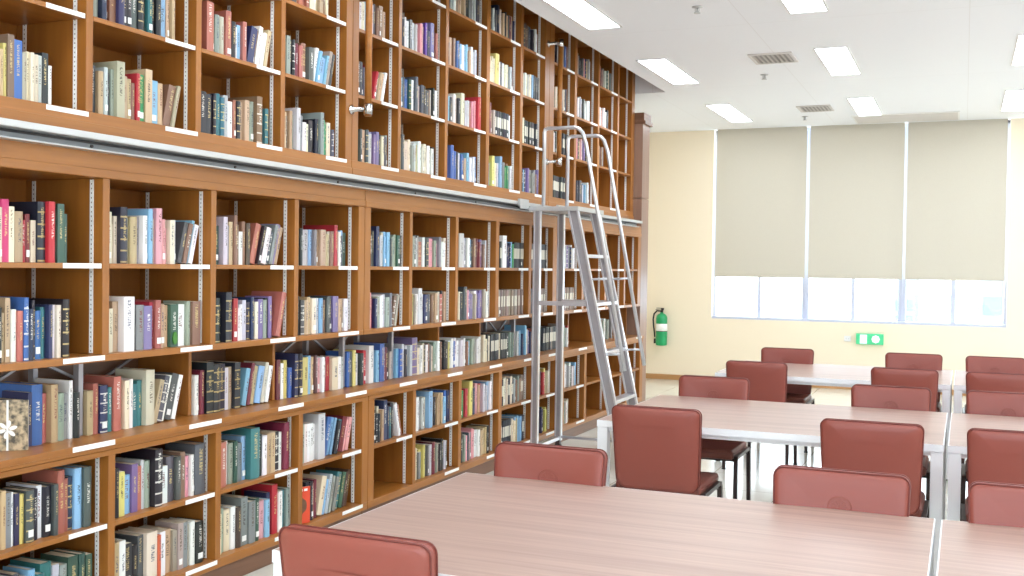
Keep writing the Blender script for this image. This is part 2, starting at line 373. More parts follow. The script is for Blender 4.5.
def unit(name, lab, xf, xb, k, z0, z1, zs, top, bottom, kick=0, group=None):
    a, b2, y0, y1 = UNITS[k]
    root = empty(name, ((xf+xb)/2, (y0+y1)/2, z0), lab, 'bookcase', group)
    ox, oy, oz = root.location
    def L(mb, nm, mat, bev=.002, parent=root):
        bmesh.ops.translate(mb.bm, verts=mb.bm.verts[:], vec=(-ox, -oy, -oz))
        return mb.build(nm, mat, parent, bevel=bev, seg=1)
    zi0, zi1 = z0 + bottom, z1 - top
    L(MB().box(xb, xb+.012, y0, y1, z0, z1), 'back_panel', M['wood'], 0)
    lines = []
    prev = y0
    for i in range(a, b2):
        lines.append((prev, BAYS[i][0])); prev = BAYS[i][1]
    lines.append((prev, y1))
    for n, (p, q2) in enumerate(lines):
        L(MB().box(xb+.012, xf, p, q2, zi0, zi1), 'divider', M['wood'])
        if n > 0: standards(root, p, xf, xb+.012, zi0+.005, zi1-.005)
    L(MB().box(xb+.012, xf, y0, y1, zi1, z1), 'top_rail', M['woodh'])
    L(MB().box(xb+.012, xf, y0, y1, z0, zi0), 'bottom_rail', M['woodh'])
    if not kick:
        zz0, zz1 = (zi1+.001, zi1+.038) if name == 'shelving_unit' else (z0+.002, z0+.118)
        L(MB().box(xf+.0002, xf+.007, y0, y1, zz0, zz1), 'moulding', M['woodh'])
    if kick:
        L(MB().box(xb+.012, xf-.04, y0, y1, 0, kick), 'kick_board', M['wooddark'])
    for i in range(a, b2):
        p, q2 = BAYS[i]
        for z in zs:
            if abs(z - zi0) < .03:
                host = root
            else:
                host = L(MB().box(xb+.014, xf-.004, p+.0045, q2-.0045, z-.022, z), 'shelf', M['woodh'])
            if i < 12 and not (i >= 10 and name == 'plinth_cabinet') and not (i == 4 and host is root and name == 'plinth_cabinet'):
                ys = max(p+.02, q2-.215)
                zz = z-.011 if host is not root else zi0-.013
                t = .0012
                xo = xf - (.004 if host is not root else 0)
                lb = MB().box(xo, xo+t, ys, q2+(.015 if host is root else -.004), zz-.0105, zz+.0105)
                L(lb, 'shelf_label', M['white'], 0, host)
    return root
for k in range(3):
    unit('plinth_cabinet', 'low wooden base cabinet under the ledge, %s' % WHERE[k], XB, BACK, k, .11, .81, ZB, .025, .045, kick=.109, group='wooden bookcase units')
    unit('shelving_unit', 'wooden shelving of two rows between ledge and rail, %s' % WHERE[k], XM, BACK, k, 1.187, 2.085, ZM, .11, .03, group='wooden bookcase units')
    unit('wall_bookcase', 'tall wooden bookcase above the metal rail, %s' % WHERE[k], XU, BACK-.06, k, 2.10, 4.35, ZU, .05, .167, group='wooden bookcase units')
# ledge
lg = MB(); lg.box(BACK, -3.345, 2.78, 11.71, .828, .855); lg.box(BACK, -3.352, 2.78, 11.71, .812, .828)
lg = tag(lg.build('worktop', M['woodh'], bevel=.003), 'long wooden ledge carrying books along the bookcase wall', 'ledge')
for i, (p, q2) in enumerate(BAYS):
    if i in (10, 11): continue
    lb_ = MB().box(-3.345, -3.3438, q2-.215, q2+.02, .832, .8535); lb_.build('shelf_label', M['white'], lg)
LEDGE_LINES = [(3.49, 's'), (4.205, 'w'), (4.90, 'w'), (5.62, 's'), (6.23, 's'), (6.92, 'w'), (7.64, 'w'), (8.34, 's'), (8.93, 's'), (9.69, 'w'), (10.40, 'w'), (11.07, 's'), (11.62, 'w')]
lx, ly, lz = 0, 0, 0
for y, kd in LEDGE_LINES:
    if kd == 'w':
        MB().box(BACK, -3.535, y, y+.022, .856, 1.186).build('upright', M['wood'], lg, bevel=.002, seg=1)
    else:
        for x in (-3.563, BACK+.03): MB().box(x, x+.03, y, y+.026, .856, 1.186).build('steel_post', M['steel'], lg)
for (y0, y1) in ((2.84, 3.48), (3.52, 4.20), (4.94, 5.60), (5.66, 6.2), (8.38, 8.9), (11.1, 11.6)):
    for k in range(2):
        q = MB(); xx = BACK+.035+.012*k
        n0, n1 = (y0, y1) if k == 0 else (y1, y0)
        q.tube([(xx, n0, .87), (xx, n1, 1.17)], .006, 4, square=True); q.build('cross_brace', M['steel'], lg)
bk_ = MB().box(BACK-.012, BACK, 2.78, 11.71, .856, 1.186); bk_.build('back_panel', M['wooddark'], lg)

# fascia band and ladder rail
fa = MB(); fa.box(-3.52, -3.402, 2.78, 11.72, 2.087, 2.099)
tag(fa.build('fascia_strip', M['woodh']), 'narrow wooden strip behind the metal ladder rail', 'trim')
rl = empty('ladder_rail', (-3.36, 7.2, 2.06), 'long grey aluminium ladder rail running along the bookcases', 'rail')
def loc(mb, root): bmesh.ops.translate(mb.bm, verts=mb.bm.verts[:], vec=-Vector(root.location)); return mb
loc(MB().box(-3.399, -3.31, 2.78, 11.45, 2.122, 2.150), rl).build('top_flange', M['aluflat'], rl, bevel=.004)
loc(MB().box(-3.399, -3.378, 2.78, 11.45, 2.088, 2.122), rl).build('web', M['railgrey'], rl)
loc(MB().box(-3.3779, -3.372, 2.78, 11.45, 2.111, 2.1215), rl).build('shadow_strip', M['black'], rl)  # black strip stands in for the shadow line under the top flange
loc(MB().box(-3.399, -3.345, 2.78, 11.45, 2.081, 2.088), rl).build('bottom_flange', M['aluflat'], rl, bevel=.002)
for i in range(9):
    y = 3.4 + i*.95
    e = MB().tube([(-3.379, y, 2.101), (-3.373, y, 2.101)], .007, 10); loc(e, rl).build('screw', M['darkmetal'], rl)

# end column clad in veneer
ec = empty('clad_column', (-3.65, 11.86, 0), 'greyish brown wood clad column at far end of the bookcases', 'column')
loc(MB().box(-3.9, -3.40, 11.715, 12.0, 0, 2.42), ec).build('lower_cladding', M['column'], ec, bevel=.003)
loc(MB().box(-3.9, -3.40, 11.715, 12.0, 2.426, 3.27), ec).build('upper_cladding', M['column'], ec, bevel=.003)
cn = MB(); cn.box(-3.92, -3.375, 11.72, 12.03, 3.27, 3.31); cn.box(-3.92, -3.39, 11.72, 12.015, 3.31, 3.40)
loc(cn, ec).build('cornice', M['wooddark'], ec, bevel=.004)

# wooden grab bars on chrome brackets
for y, lab in ((5.635, 'vertical wooden grab bar on the nearer bookcase post'), (8.96, 'vertical wooden grab bar behind the ladder top')):
    g = empty('grab_bar', (XU, y, 2.5), lab, 'grab bar', 'wooden grab bars')
    MB().tube([(.12, 0, .03), (.12, 0, 1.18)], .022, 14).build('bar', M['woodh'], g)
    for z in (.075, 1.14):
        q = MB().lathe([(.03, 0), (.03, .008), (.014, .012), (.012, .12)], n=16)
        bmesh.ops.rotate(q.bm, verts=q.bm.verts[:], cent=(0, 0, 0), matrix=Matrix.Rotation(PI/2, 3, 'Y')); bmesh.ops.translate(q.bm, verts=q.bm.verts[:], vec=(.0005, 0, z))
        q.lathe([(.027, z-.035), (.027, z+.03)], c=(.12, 0, 0), n=16)
        q.build('bracket', M['chrome'], g)

# ------------------------------------------------------------------ books
COL = {'k': ((38, 38, 44), 'black'), 'n': ((48, 54, 88), 'navy blue'), 'b': ((66, 104, 172), 'blue'), 'l': ((138, 184, 216), 'light blue'), 't': ((58, 120, 128), 'teal'),
 'g': ((56, 90, 76), 'dark green'), 'G': ((60, 150, 96), 'green'), 'y': ((216, 202, 120), 'yellow'), 'c': ((230, 218, 192), 'cream'), 'w': ((242, 240, 238), 'white'),
 's': ((198, 170, 136), 'tan'), 'o': ((142, 106, 86), 'brown'), 'O': ((88, 64, 54), 'dark brown'), 'r': ((186, 48, 60), 'red'), 'm': ((118, 44, 58), 'maroon'),
 'R': ((180, 108, 92), 'reddish brown'), 'p': ((232, 164, 172), 'pink'), 'v': ((128, 112, 158), 'mauve'), 'e': ((136, 136, 138), 'grey'), 'E': ((84, 86, 92), 'dark grey'),
 'S': ((150, 160, 146), 'grey-green'), 'z': ((200, 200, 204), 'pale grey'), 'u': ((180, 168, 152), 'taupe'), 'P': ((96, 62, 150), 'purple'), 'a': ((226, 112, 70), 'orange'),
 'K': ((36, 38, 50), 'gold-banded black'), 'L': ((50, 52, 58), 'cream-banded black'), 'M': ((150, 132, 120), 'cream-banded grey'), 'h': ((214, 60, 120), 'hot pink')}
ROW = {'B0': 'bottom shelf', 'B1': 'second shelf up', 'LE': 'the ledge', 'M0': 'shelf above ledge', 'M1': 'shelf below rail', 'U0': 'shelf above rail', 'U1': 'second shelf above rail', 'U2': 'third shelf above rail', 'U3': 'fourth shelf above rail'}
ORD = ['first', 'second', 'third', 'fourth', 'fifth', 'sixth', 'seventh', 'eighth', 'ninth', 'tenth', 'eleventh', 'twelfth', 'thirteenth', 'fourteenth', 'fifteenth', 'sixteenth', 'seventeenth', 'eighteenth', 'nineteenth', 'twentieth', 'twenty-first', 'twenty-second']
# token: colour, optional weight digit, ^ tall, _ short, # white spine sticker ; '/' what follows leans right, '\\' leans left ; '=x' fill end
SH = {
'U0': ["c s1 y1 o2^ b2^ u c1 c1 c z k2 w1_ =.70", "O E z1 E u2^ s o1_ r1# G2# s2^ l2# s / o2 u1 =.93", "c k2 k2 k1 t z w R1# k s s S1 o2^ e t =.93", "c s S1 z^ e w_ c_ k2 k S^ G c E1_ =.90", "m c E1# s2 E z v k E =.92", "E1# S E^ c2 c y w c c w k1# w k =.92", "p p1 b2^ b w_ b l w b l =.93", "c y2^ c z1 l2^ e G w1 =.94", "v E v e v1 =.92", "L L L L L L L =.95", "w1^ E z E w z =.85", "w =.14", ""],
'U1': ["k l o =.5", "l S1 n1 a1# o n^ k E k t k l2 =.84", "E^ R2^ c1_ e u w_ R2^ k w1_ R / n2 o1 w1 s =.95", "g S k1 m R o2 E2 / w l2_ u o1 =.95", "u o c1 k E1# r2 m / r s =.85", "k l# E b g w E^ k# E k w k1# w =.93", "w l E1# w k c2^ c z R p r2^ =.93", "c m^ L L L L L w =.86", "c c L L L_ =.9", "s c w L L =.9", "c p p v z =.8", "S e =.45", ""],
'U2': ["", "", "s o R k c =.8", "e R R c c s o =.8", "e c w E o2 s =.85", "k w k w E p l P^ n v2^ u R =.95", "z w s o b l w l1 w w z E =.9", "R c c y3^ w k w c z m =.93", "c c c y c k =.92", "c p w c =.85", "z w S z w z =.75", "w p w O k =.7", ""],
'U3': ["", "", "", "", "", "k w k e =.8", "e E w s2 c s k e E =.92", "e c z E n^ c k s m s =.92", "c O k z E =.88", "n k w n b =.85", "E z e p e w =.8", "p w g2 z e =.8", ""],
'M1': ["y c h2^ c s2 r_ m c_ K2^ r2^ w1 g2^ g =.72", "c2 c_ c1 K2^ w s2 e w# l^ c p2^ p# p_ c z#  / E o l1 w =.97", "k g2 z^ e s o1^ o w_ O / R2 w2 v s =.97", "c z2 l e1 s# s2 u1 o r^ w1 g =.93", "k b n^ z l S g# k =.94", "E k R2_ w E p2 p_ e1 w_ w_ c =.93", "w z3^ w k o m v =.88", "M L w3^ z G L L =.95", "L L L =.9", "p z v e w =.85", "", "m =.09", ""],
'M0': ["o k# s s^ w R b^ n K1^ b2 t n1 w c k2^ =.73", "o c s w3^ n1_ e2 v2 r1 R s g2 w3 S1 o2 =.96", "m k2 k K2^ G1 r w_ z K n v2 v / R2^ =.96", "s k2 E s s c# z l E v2 s o1 w =.93", "c c p m w z S2 e / o u =.95", "r y w z2^ z n E o s# m R k1 s =.92", "w k w E2^ p v v u w =.93", "M M M M M M M =.96", "L z M =.9", "L w M =.85", "", "", ""],
'LE': ["k n1 b3^ R2 s2^ S2 e2 w1^ k =.97", "s R n2# t R2^ R1 c w1 t2 t c3^ / s E w1 E2 w =.92", "w m K2^ K2^ K2^ z s K2^ s / l m s l2 c w =.97", "m y b_ n^ K^ c y2 s O p1 w1 m2 r c3 w z =.99", "b E y w k r w2^ l b2^ R m k =.98", "l b z v3^ w k w S w =.97", "k y w b w w z w S w =.97", "c c L c L L k =.95", "z l^ e v R2 =.97", "L L L M L L L R r =.95", "", "S w l g w S =.8", ""],
'B1': ["s s e w1 n y E2 k w k2# E R2^ R n l2^ E2^ =.90", "k y l2_ v R S k2^ w2_ E2 E o p w1# E3^ =.96", "y R2 w S g e l t3^ k w s s k w m2^ =.95", "g1 S w w2 z3^ / b2 l t m2 p =.97", "w2 k s n2^ t k \\ w R =.9", "e w z c l2^ w# k s b n =.93", "r c G r2 s y2^ n p r2 l w =.95", "L c L c L c M =.95", "l w r2 y c =.9", "w z w z w =.8", "", "", ""],
'B0': ["l w E z l t t2 z S g2 g =.92", "o s w k2# E c3 a1 w s2 u e w k2# =.95", "c S c2 w O e2^ e2 g p2 l n r2^ w t S =.98", "k R m / c2 z t2 g2 O =.95", "", "v w2 y E z m2 k z e =.92", "k2# k p w2 w s k n =.94", "p w w L c L =.95", "v w s y =.88", "o c2 =.5", "", "", ""]}

def fr(x, lo, hi): return lo + (hi-lo)*x
def book_geo(w, d, h, col, ink, sty, rnd, hard):
    """faces: list of (verts, cover?, spine uv list or None)"""
    t = .0028 if hard else .0009
    bul = min(.006, w*.22) if hard else .0006
    n = 6 if hard else 2
    arc = [(bul*math.sin(PI*k/n) - .004, w*k/n) for k in range(n+1)]
    out = [(-d, 0)] + arc + [(-d, w)]
    inn = [(-d, t), (-.007, t), (-.007, w-t), (-d, w-t)]
    return out, inn, arc, t
def emit_book(bm, lay, w, d, h, col, ink, sty, rnd, hard, mtx, pages):
    out, inn, arc, t = book_geo(w, d, h, col, ink, sty, rnd, hard)
    L1, L2, L3, L4 = lay
    V = lambda p, z: bm.verts.new(mtx @ Vector((p[0], p[1], z)))
    poly = out + list(reversed(inn))
    n = len(poly); v0 = [V(p, 0) for p in poly]; v1 = [V(p, h) for p in poly]
    def setf(f, spine=None, c=col):
        for i, lp in enumerate(f.loops):
            lp[L1] = c; lp[L2] = ink
            lp[L3] = (spine[i][0], spine[i][1], 1) if spine else (0, 0, 0); lp[L4] = (sty, rnd, 0)
    m = len(arc)
    for i in range(n):
        j = (i+1) % n
        f = bm.faces.new([v0[i], v0[j], v1[j], v1[i]])
        if 1 <= i < m:
            setf(f, [((i-1)/(m-1), 0), (i/(m-1), 0), (i/(m-1), 1), ((i-1)/(m-1), 1)])
        else: setf(f)
    # ends as quads so that the C shape stays clean
    def cap(vv, flip):
        o = vv[:len(out)]; a, bb, c2, e = vv[len(out)+3], vv[len(out)+2], vv[len(out)+1], vv[len(out)]
        polys = [[o[0], o[1], bb, a], [o[1]] + o[2:m] + [o[m], c2, bb], [o[m], o[m+1], e, c2]]
        for p in polys:
            setf(bm.faces.new(list(reversed(p)) if flip else p))
    cap(v0, True); cap(v1, False)
    if pages:
        x0, x1 = -d + (.004 if hard else .0005), -.0075
        y0, y1 = t+.0002, w-t-.0002; z0, z1 = (.003, h-.003) if hard else (.0004, h-.0004)
        q = [V(p[:2], p[2]) for p in ((x0,y0,z0),(x1,y0,z0),(x1,y1,z0),(x0,y1,z0),(x0,y0,z1),(x1,y0,z1),(x1,y1,z1),(x0,y1,z1))]
        for f in ((3,2,1,0),(4,5,6,7),(0,1,5,4),(1,2,6,5),(2,3,7,6),(3,0,4,7)):
            setf(bm.faces.new([q[i] for i in f]), None, PAPER)
PAPER = lin((226, 214, 190)); STICK = lin((248, 247, 244))
def layers(bm):
    return (bm.loops.layers.float_color.new('cover_color'), bm.loops.layers.float_color.new('ink_color'), bm.loops.layers.float_vector.new('spine_uv'), bm.loops.layers.float_vector.new('spine_style'))

books = []
def shelf_books(row, i, spec):
    if not spec: return
    rnd = random.Random(hash((ord(row[0]), int(row[1]) if row[1].isdigit() else 9, i)) % 100003 + 5)
    p, q2 = BAYS[i]
    if row == 'LE':
        z, xf, zc = ZL, -3.50, 1.18
        p, q2 = LEDGE_LINES[i-1][0]+.026 if i else 2.83, LEDGE_LINES[i][0]-.003
    elif row[0] == 'B': z, xf, zc = ZB[int(row[1])], XB-.035, ZB[int(row[1])]+.29
    elif row[0] == 'M': z, xf, zc = ZM[int(row[1])], XM-.03, ZM[int(row[1])]+.34
    else: z, xf, zc = ZU[int(row[1])], XU-.03, ZU[int(row[1])]+.37
    p += .006
    if i == 0: p = 2.955 if row[0] != 'U' else 3.06
    if row == 'LE' and i == 0: p = 3.17
    if row == 'B0' and i == 3: p = 5.06
    toks = spec.split(); end = .93; items = []; lean = 0
    for tk in toks:
        if tk[0] == '=': end = float(tk[1:]); continue
        if tk == '/': lean = 1; continue
        if tk == '\\': lean = -1; continue
        dg = [c for c in tk if c.isdigit()]
        wgt = {'1': .72, '2': 1.45, '3': 2.0}[dg[0]] if dg else 1.0
        h = rnd.uniform(.192, .226)
        if '^' in tk: h = rnd.uniform(.240, .262)
        if '_' in tk: h = rnd.uniform(.165, .182)
        if row[0] == 'B': h *= 1.02
        if tk[0] in 'LM': h = .212
        h = min(h, zc - z - .01)
        items.append([tk[0], wgt*rnd.uniform(.88, 1.12), h, lean, '#' in tk, '^' in tk])
    # enough volumes to fill the row at ordinary thickness
    while (q2 - .006 - p)*end - sum(.035*it[1] for it in items) > .03 and len(items) < 22:
        kx = rnd.randrange(len(items)); it = list(items[kx]); it[1] = rnd.uniform(.55, 1.0); it[4] = False; it[5] = False
        if it[0] not in 'LMK': it[2] = rnd.uniform(.18, .226)
        it[2] = min(it[2], zc - z - .01)
        if it[0] not in 'LMK' and rnd.random() < .6: it[0] = rnd.choice('wcszekuEoSln')
        items.insert(kx + (1 if rnd.random() < .5 else 0), it)
    end_y = p + (q2 - .006 - p)*end
    # leaning books need room for their slant
    ln = [it for it in items if it[3]]
    slant = 0
    ang = 0
    if ln:
        ang = math.radians(rnd.uniform(11, 16))
        slant = max(it[2] for it in ln)*math.sin(ang) * .96
    tot = sum(it[1]/(math.cos(ang) if it[3] else 1) for it in items); k = (end_y - p - slant)/tot
    maxk = .044; k = min(k, maxk)
    y = p
    if ln and ln[0][3] < 0: pass
    for n, (c, wg, h, le, stick, tall) in enumerate(items):
        w = wg*k; col = COL[c][0]
        j = rnd.uniform(.92, 1.06); colr = lin(tuple(max(0, min(250, v*j + rnd.uniform(-6, 6))) for v in col))
        dark = sum(col) < 400
        ink = lin((214, 190, 130) if (dark and rnd.random() < .6) else (236, 232, 222)) if dark else lin(rnd.choice([(60, 50, 50), (120, 40, 40), (50, 60, 90), (90, 70, 50)]))
        sty = 1
        if c == 'K': sty, ink = 2, lin((190, 165, 105))
        elif c in 'LM': sty, ink = 3, lin((232, 226, 208))
        elif dark and rnd.random() < .15: sty = 2
        d = rnd.uniform(.145, .175) if not tall else rnd.uniform(.19, .225)
        d = min(d, .24)
        hard = (rnd.random() < .72) and w > .012
        x = xf - rnd.uniform(0, .028) + (.012 if tall else 0)
        if le > 0:
            loc_ = Vector((x, y, z)); rot = Matrix.Rotation(-ang, 4, 'X')
            # rotating about its lower right edge so it rests on the shelf
            step = w/math.cos(ang)
            mt = Matrix.Translation((x, y + w*math.cos(ang), z + .0005)) @ rot @ Matrix.Translation((0, -w, 0))
        elif le < 0:
            step = w/math.cos(ang)
            if not any(b_['row'] == row and b_['bay'] == i and b_['lean'] for b_ in books): y += slant + .003
            mt = Matrix.Translation((x, y, z + .0005)) @ Matrix.Rotation(ang, 4, 'X')
        else:
            step = w; mt = Matrix.Translation((x, y, z + .0004))
        wb = w - .0012
        # projected size of the spine
        P = [pix(mt @ Vector(v)) for v in ((0, 0, 0), (0, wb, 0), (0, wb, h), (0, 0, h))]
        cx = sum(a for a, _ in P)/4; cyy = sum(b_ for _, b_ in P)/4
        ar = abs(sum(P[a][0]*P[(a+1) % 4][1] - P[(a+1) % 4][0]*P[a][1] for a in range(4)))/2
        top = min(b_ for _, b_ in P); bot = max(b_ for _, b_ in P); lf = min(a for a, _ in P); rg = max(a for a, _ in P)
        vis = max(0, min(bot, 576)-max(top, 0))/max(1e-6, bot-top) * max(0, min(rg, 1024)-max(lf, 0))/max(1e-6, rg-lf)
        if vis < .25: vis *= .2
        if lf > 500 and row[0] == 'B': vis *= .5      # partly behind ladder and chairs
        if row == 'B0' and 255 < cx < 300: vis *= .7
        books.append(dict(row=row, bay=i, n=n, c=c, w=wb, d=d, h=h, col=colr, ink=ink, sty=sty, rnd=rnd.random(), hard=hard, mt=mt, area=ar*vis, stick=stick or (rnd.random() < .10 and w > .014), tall=tall, lean=le, vis=vis, count=len(items)))
        y += step
for row, sp in SH.items():
    for i, s2 in enumerate(sp): shelf_books(row, i, s2)
books = [b_ for b_ in books]
order = sorted(range(len(books)), key=lambda i: -books[i]['area'])
NB = 300
chosen = set(order[:NB])
def sticker(mb, b_, z0, hh):
    w = b_['w']; x = (min(.006, w*.22) if b_['hard'] else .0006) - .0036
    wy = w*.30
    mb.box(x-.004, x+.0004, w/2-wy, w/2+wy, z0, z0+hh)
stuff = bmesh.new(); SL = layers(stuff)
# ordinals count the books whose spine is in the photo
firstvis = {}
for i, b_ in enumerate(books):
    kx = (b_['row'], b_['bay'])
    if b_['vis'] > .1: firstvis.setdefault(kx, []).append(i)
for i, b_ in enumerate(books):
    if i in chosen:
        bm = bmesh.new(); emit_book(bm, layers(bm), b_['w'], b_['d'], b_['h'], b_['col'], b_['ink'], b_['sty'], b_['rnd'], b_['hard'], Matrix.Identity(4), False)
        me = bpy.data.meshes.new('book'); bm.to_mesh(me); bm.free(); me.materials.append(M['book'])
        o = bpy.data.objects.new('book', me); C.objects.link(o); o.matrix_world = b_['mt']
        w, d, h = b_['w'], b_['d'], b_['h']; t = .0028 if b_['hard'] else .0009
        e = .003 if b_['hard'] else .0004
        MB().box(-d+(.004 if b_['hard'] else .0005), -.0075, t+.0002, w-t-.0002, e, h-e).build('pages', M['paper'], o)
        if b_['stick']:
            q = MB(); sticker(q, b_, .022, .028); q.build('spine_label', M['white'], o)
        if b_['row'] == 'M0' and b_['bay'] == 1 and b_['n'] == 11:
            q = MB(); pts = [(w*.5+math.sin(a)*w*.3*(1 if a < PI else 1), .012 + .03*(1-math.cos(a))) for a in [2*PI*k/14 for k in range(14)]]
            q.prism(pts, 'X', -.002, .0028); q.build('leaf_print', M['leaf'], o)
        nn = firstvis.get((b_['row'], b_['bay']), [i]).index(i) if i in firstvis.get((b_['row'], b_['bay']), []) else 0
        adj = ('leaning ' if b_['lean'] else ('tall ' if b_['tall'] else ''))
        lab = '%s%s book, %s from left on %s, %s bay from left' % (adj, COL[b_['c']][1], ORD[nn], ROW[b_['row']], ORD[b_['bay']])
        if len(lab.split()) > 16: lab = lab.replace(adj, '', 1)
        tag(o, lab, 'book', 'books on the %s' % ROW[b_['row']].replace('the ', ''))
    else:
        emit_book(stuff, SL, b_['w'], b_['d'], b_['h'], b_['col'], b_['ink'], b_['sty'], b_['rnd'], b_['hard'], b_['mt'], True)
        if b_['stick']:
            w = b_['w']; x = (min(.006, w*.22) if b_['hard'] else .0006) - .0030
            q = [stuff.verts.new(b_['mt'] @ Vector(p)) for p in ((x, w*.2, .022), (x, w*.8, .022), (x, w*.8, .05), (x, w*.2, .05))]
            f = stuff.faces.new(q)
            for lp in f.loops: lp[SL[0]] = STICK; lp[SL[1]] = STICK; lp[SL[2]] = (0, 0, 0); lp[SL[3]] = (0, 0, 0)
me = bpy.data.meshes.new('small_books'); stuff.to_mesh(me); stuff.free(); me.materials.append(M['book'])
so = bpy.data.objects.new('small_books', me); C.objects.link(so)
tag(so, 'the many thinner and farther books filling the remaining shelf rows', 'books', kind='stuff')

# magazine standing face out on the ledge
mg = empty('magazine', (-3.50, 3.10, ZL+.001), 'floral covered magazine standing face out on the ledge, first bay', 'magazine', rz=math.radians(-52))
q = MB().box(-.02, 0, -.066, .066, 0, .2); o = q.build('pages', M['paper'], mg)
MB().box(0.0002, .0022, -.068, .068, 0, .203).build('cover', M['floral'], mg)
q = MB(); q.box(.0022, .0032, -.012, -.004, 0, .203)
for k in range(6):
    a = 2*PI*k/6 + .3; cx, cz = -.008 + .022*math.cos(a), .085 + .022*math.sin(a)
    q.prism([(cx+.016*math.cos(a)*math.cos(u)-.008*math.sin(a)*math.sin(u), cz+.016*math.sin(a)*math.cos(u)+.008*math.cos(a)*math.sin(u)) for u in [2*PI*j/10 for j in range(10)]], 'X', .0026, .0042)
q.build('ribbon_flower', M['white'], mg)
# orange magazine on the bottom shelf
mo = empty('magazine', (XB-.045, 5.0, ZB[0]+.001), 'orange red magazine propped face out on bottom shelf, fourth bay', 'magazine', rz=math.radians(-24))
q = MB().box(-.012, .0, -.055, .055, 0, .205, 0); q.build('pages', M['paper'], mo)
MB().box(0.0002, .0018, -.056, .056, 0, .207).build('cover', M['orange'], mo)
q = MB(); q.prism([(.002+.032*math.cos(a), .10+.05*math.sin(a)*(1+.2*math.cos(3*a))) for a in [2*PI*j/18 for j in range(18)]], 'X', .0012, .0026); q.build('cover_photo', M['wooddark'], mo)
q = MB()
for k in range(3): q.box(.0015, .0026, -.044+.03*k, -.022+.03*k, .182, .196)
q.build('title_blocks', M['white'], mo)

# ------------------------------------------------------------------ tables
def make_table(label):
    t = empty('reading_table', (0, 0, 0), label, 'table', 'long reading tables')
    W, D = 1.84, 1.36
    MB().box(.004, W-.004, .004, D-.004, .742, .75).build('tabletop', M['laminate'], t)
    e = MB().box(0, W, 0, D, .712, .7418); e.box(0, .004, 0, D, .7418, .7495); e.box(W-.004, W, 0, D, .7418, .7495); e.box(.004, W-.004, 0, .004, .7418, .7495); e.box(.004, W-.004, D-.004, D, .7418, .7495)
    e.build('edge_band', M['whitemetal'], t)
    f = MB(); f.box(.06, W-.06, .03, .06, .686, .711); f.box(.06, W-.06, D-.06, D-.03, .686, .711); f.box(.03, .06, .06, D-.06, .686, .711); f.box(W-.06, W-.03, .06, D-.06, .686, .711)
    f.build('apron', M['whitemetal'], t)
    for x in (0.002, W-.062):
        for y in (.002, D-.062):
            l = MB().box(x, x+.06, y, y+.06, .012, .711); o = l.build('leg', M['whitemetal'], t, bevel=.004)
            MB().lathe([(.02, 0), (.022, .011)], c=(x+.03, y+.03, 0), n=12).build('foot', M['black'], o)
    return t
TX = (-1.915, -.055)
TY = ((2.66, 'nearest row'), (5.755, 'middle row'), (8.88, 'row nearest the window'))
proto = None
for y, rl_ in TY:
    for x, side in ((TX[0], 'left'), (TX[1], 'right')):
        lab = 'pinkish wood topped white table, %s side, %s' % (side, rl_)
        o = make_table(lab) if proto is None else copy_tree(proto)
        proto = proto or o
        o.location = (x, y, 0); o['label'] = lab

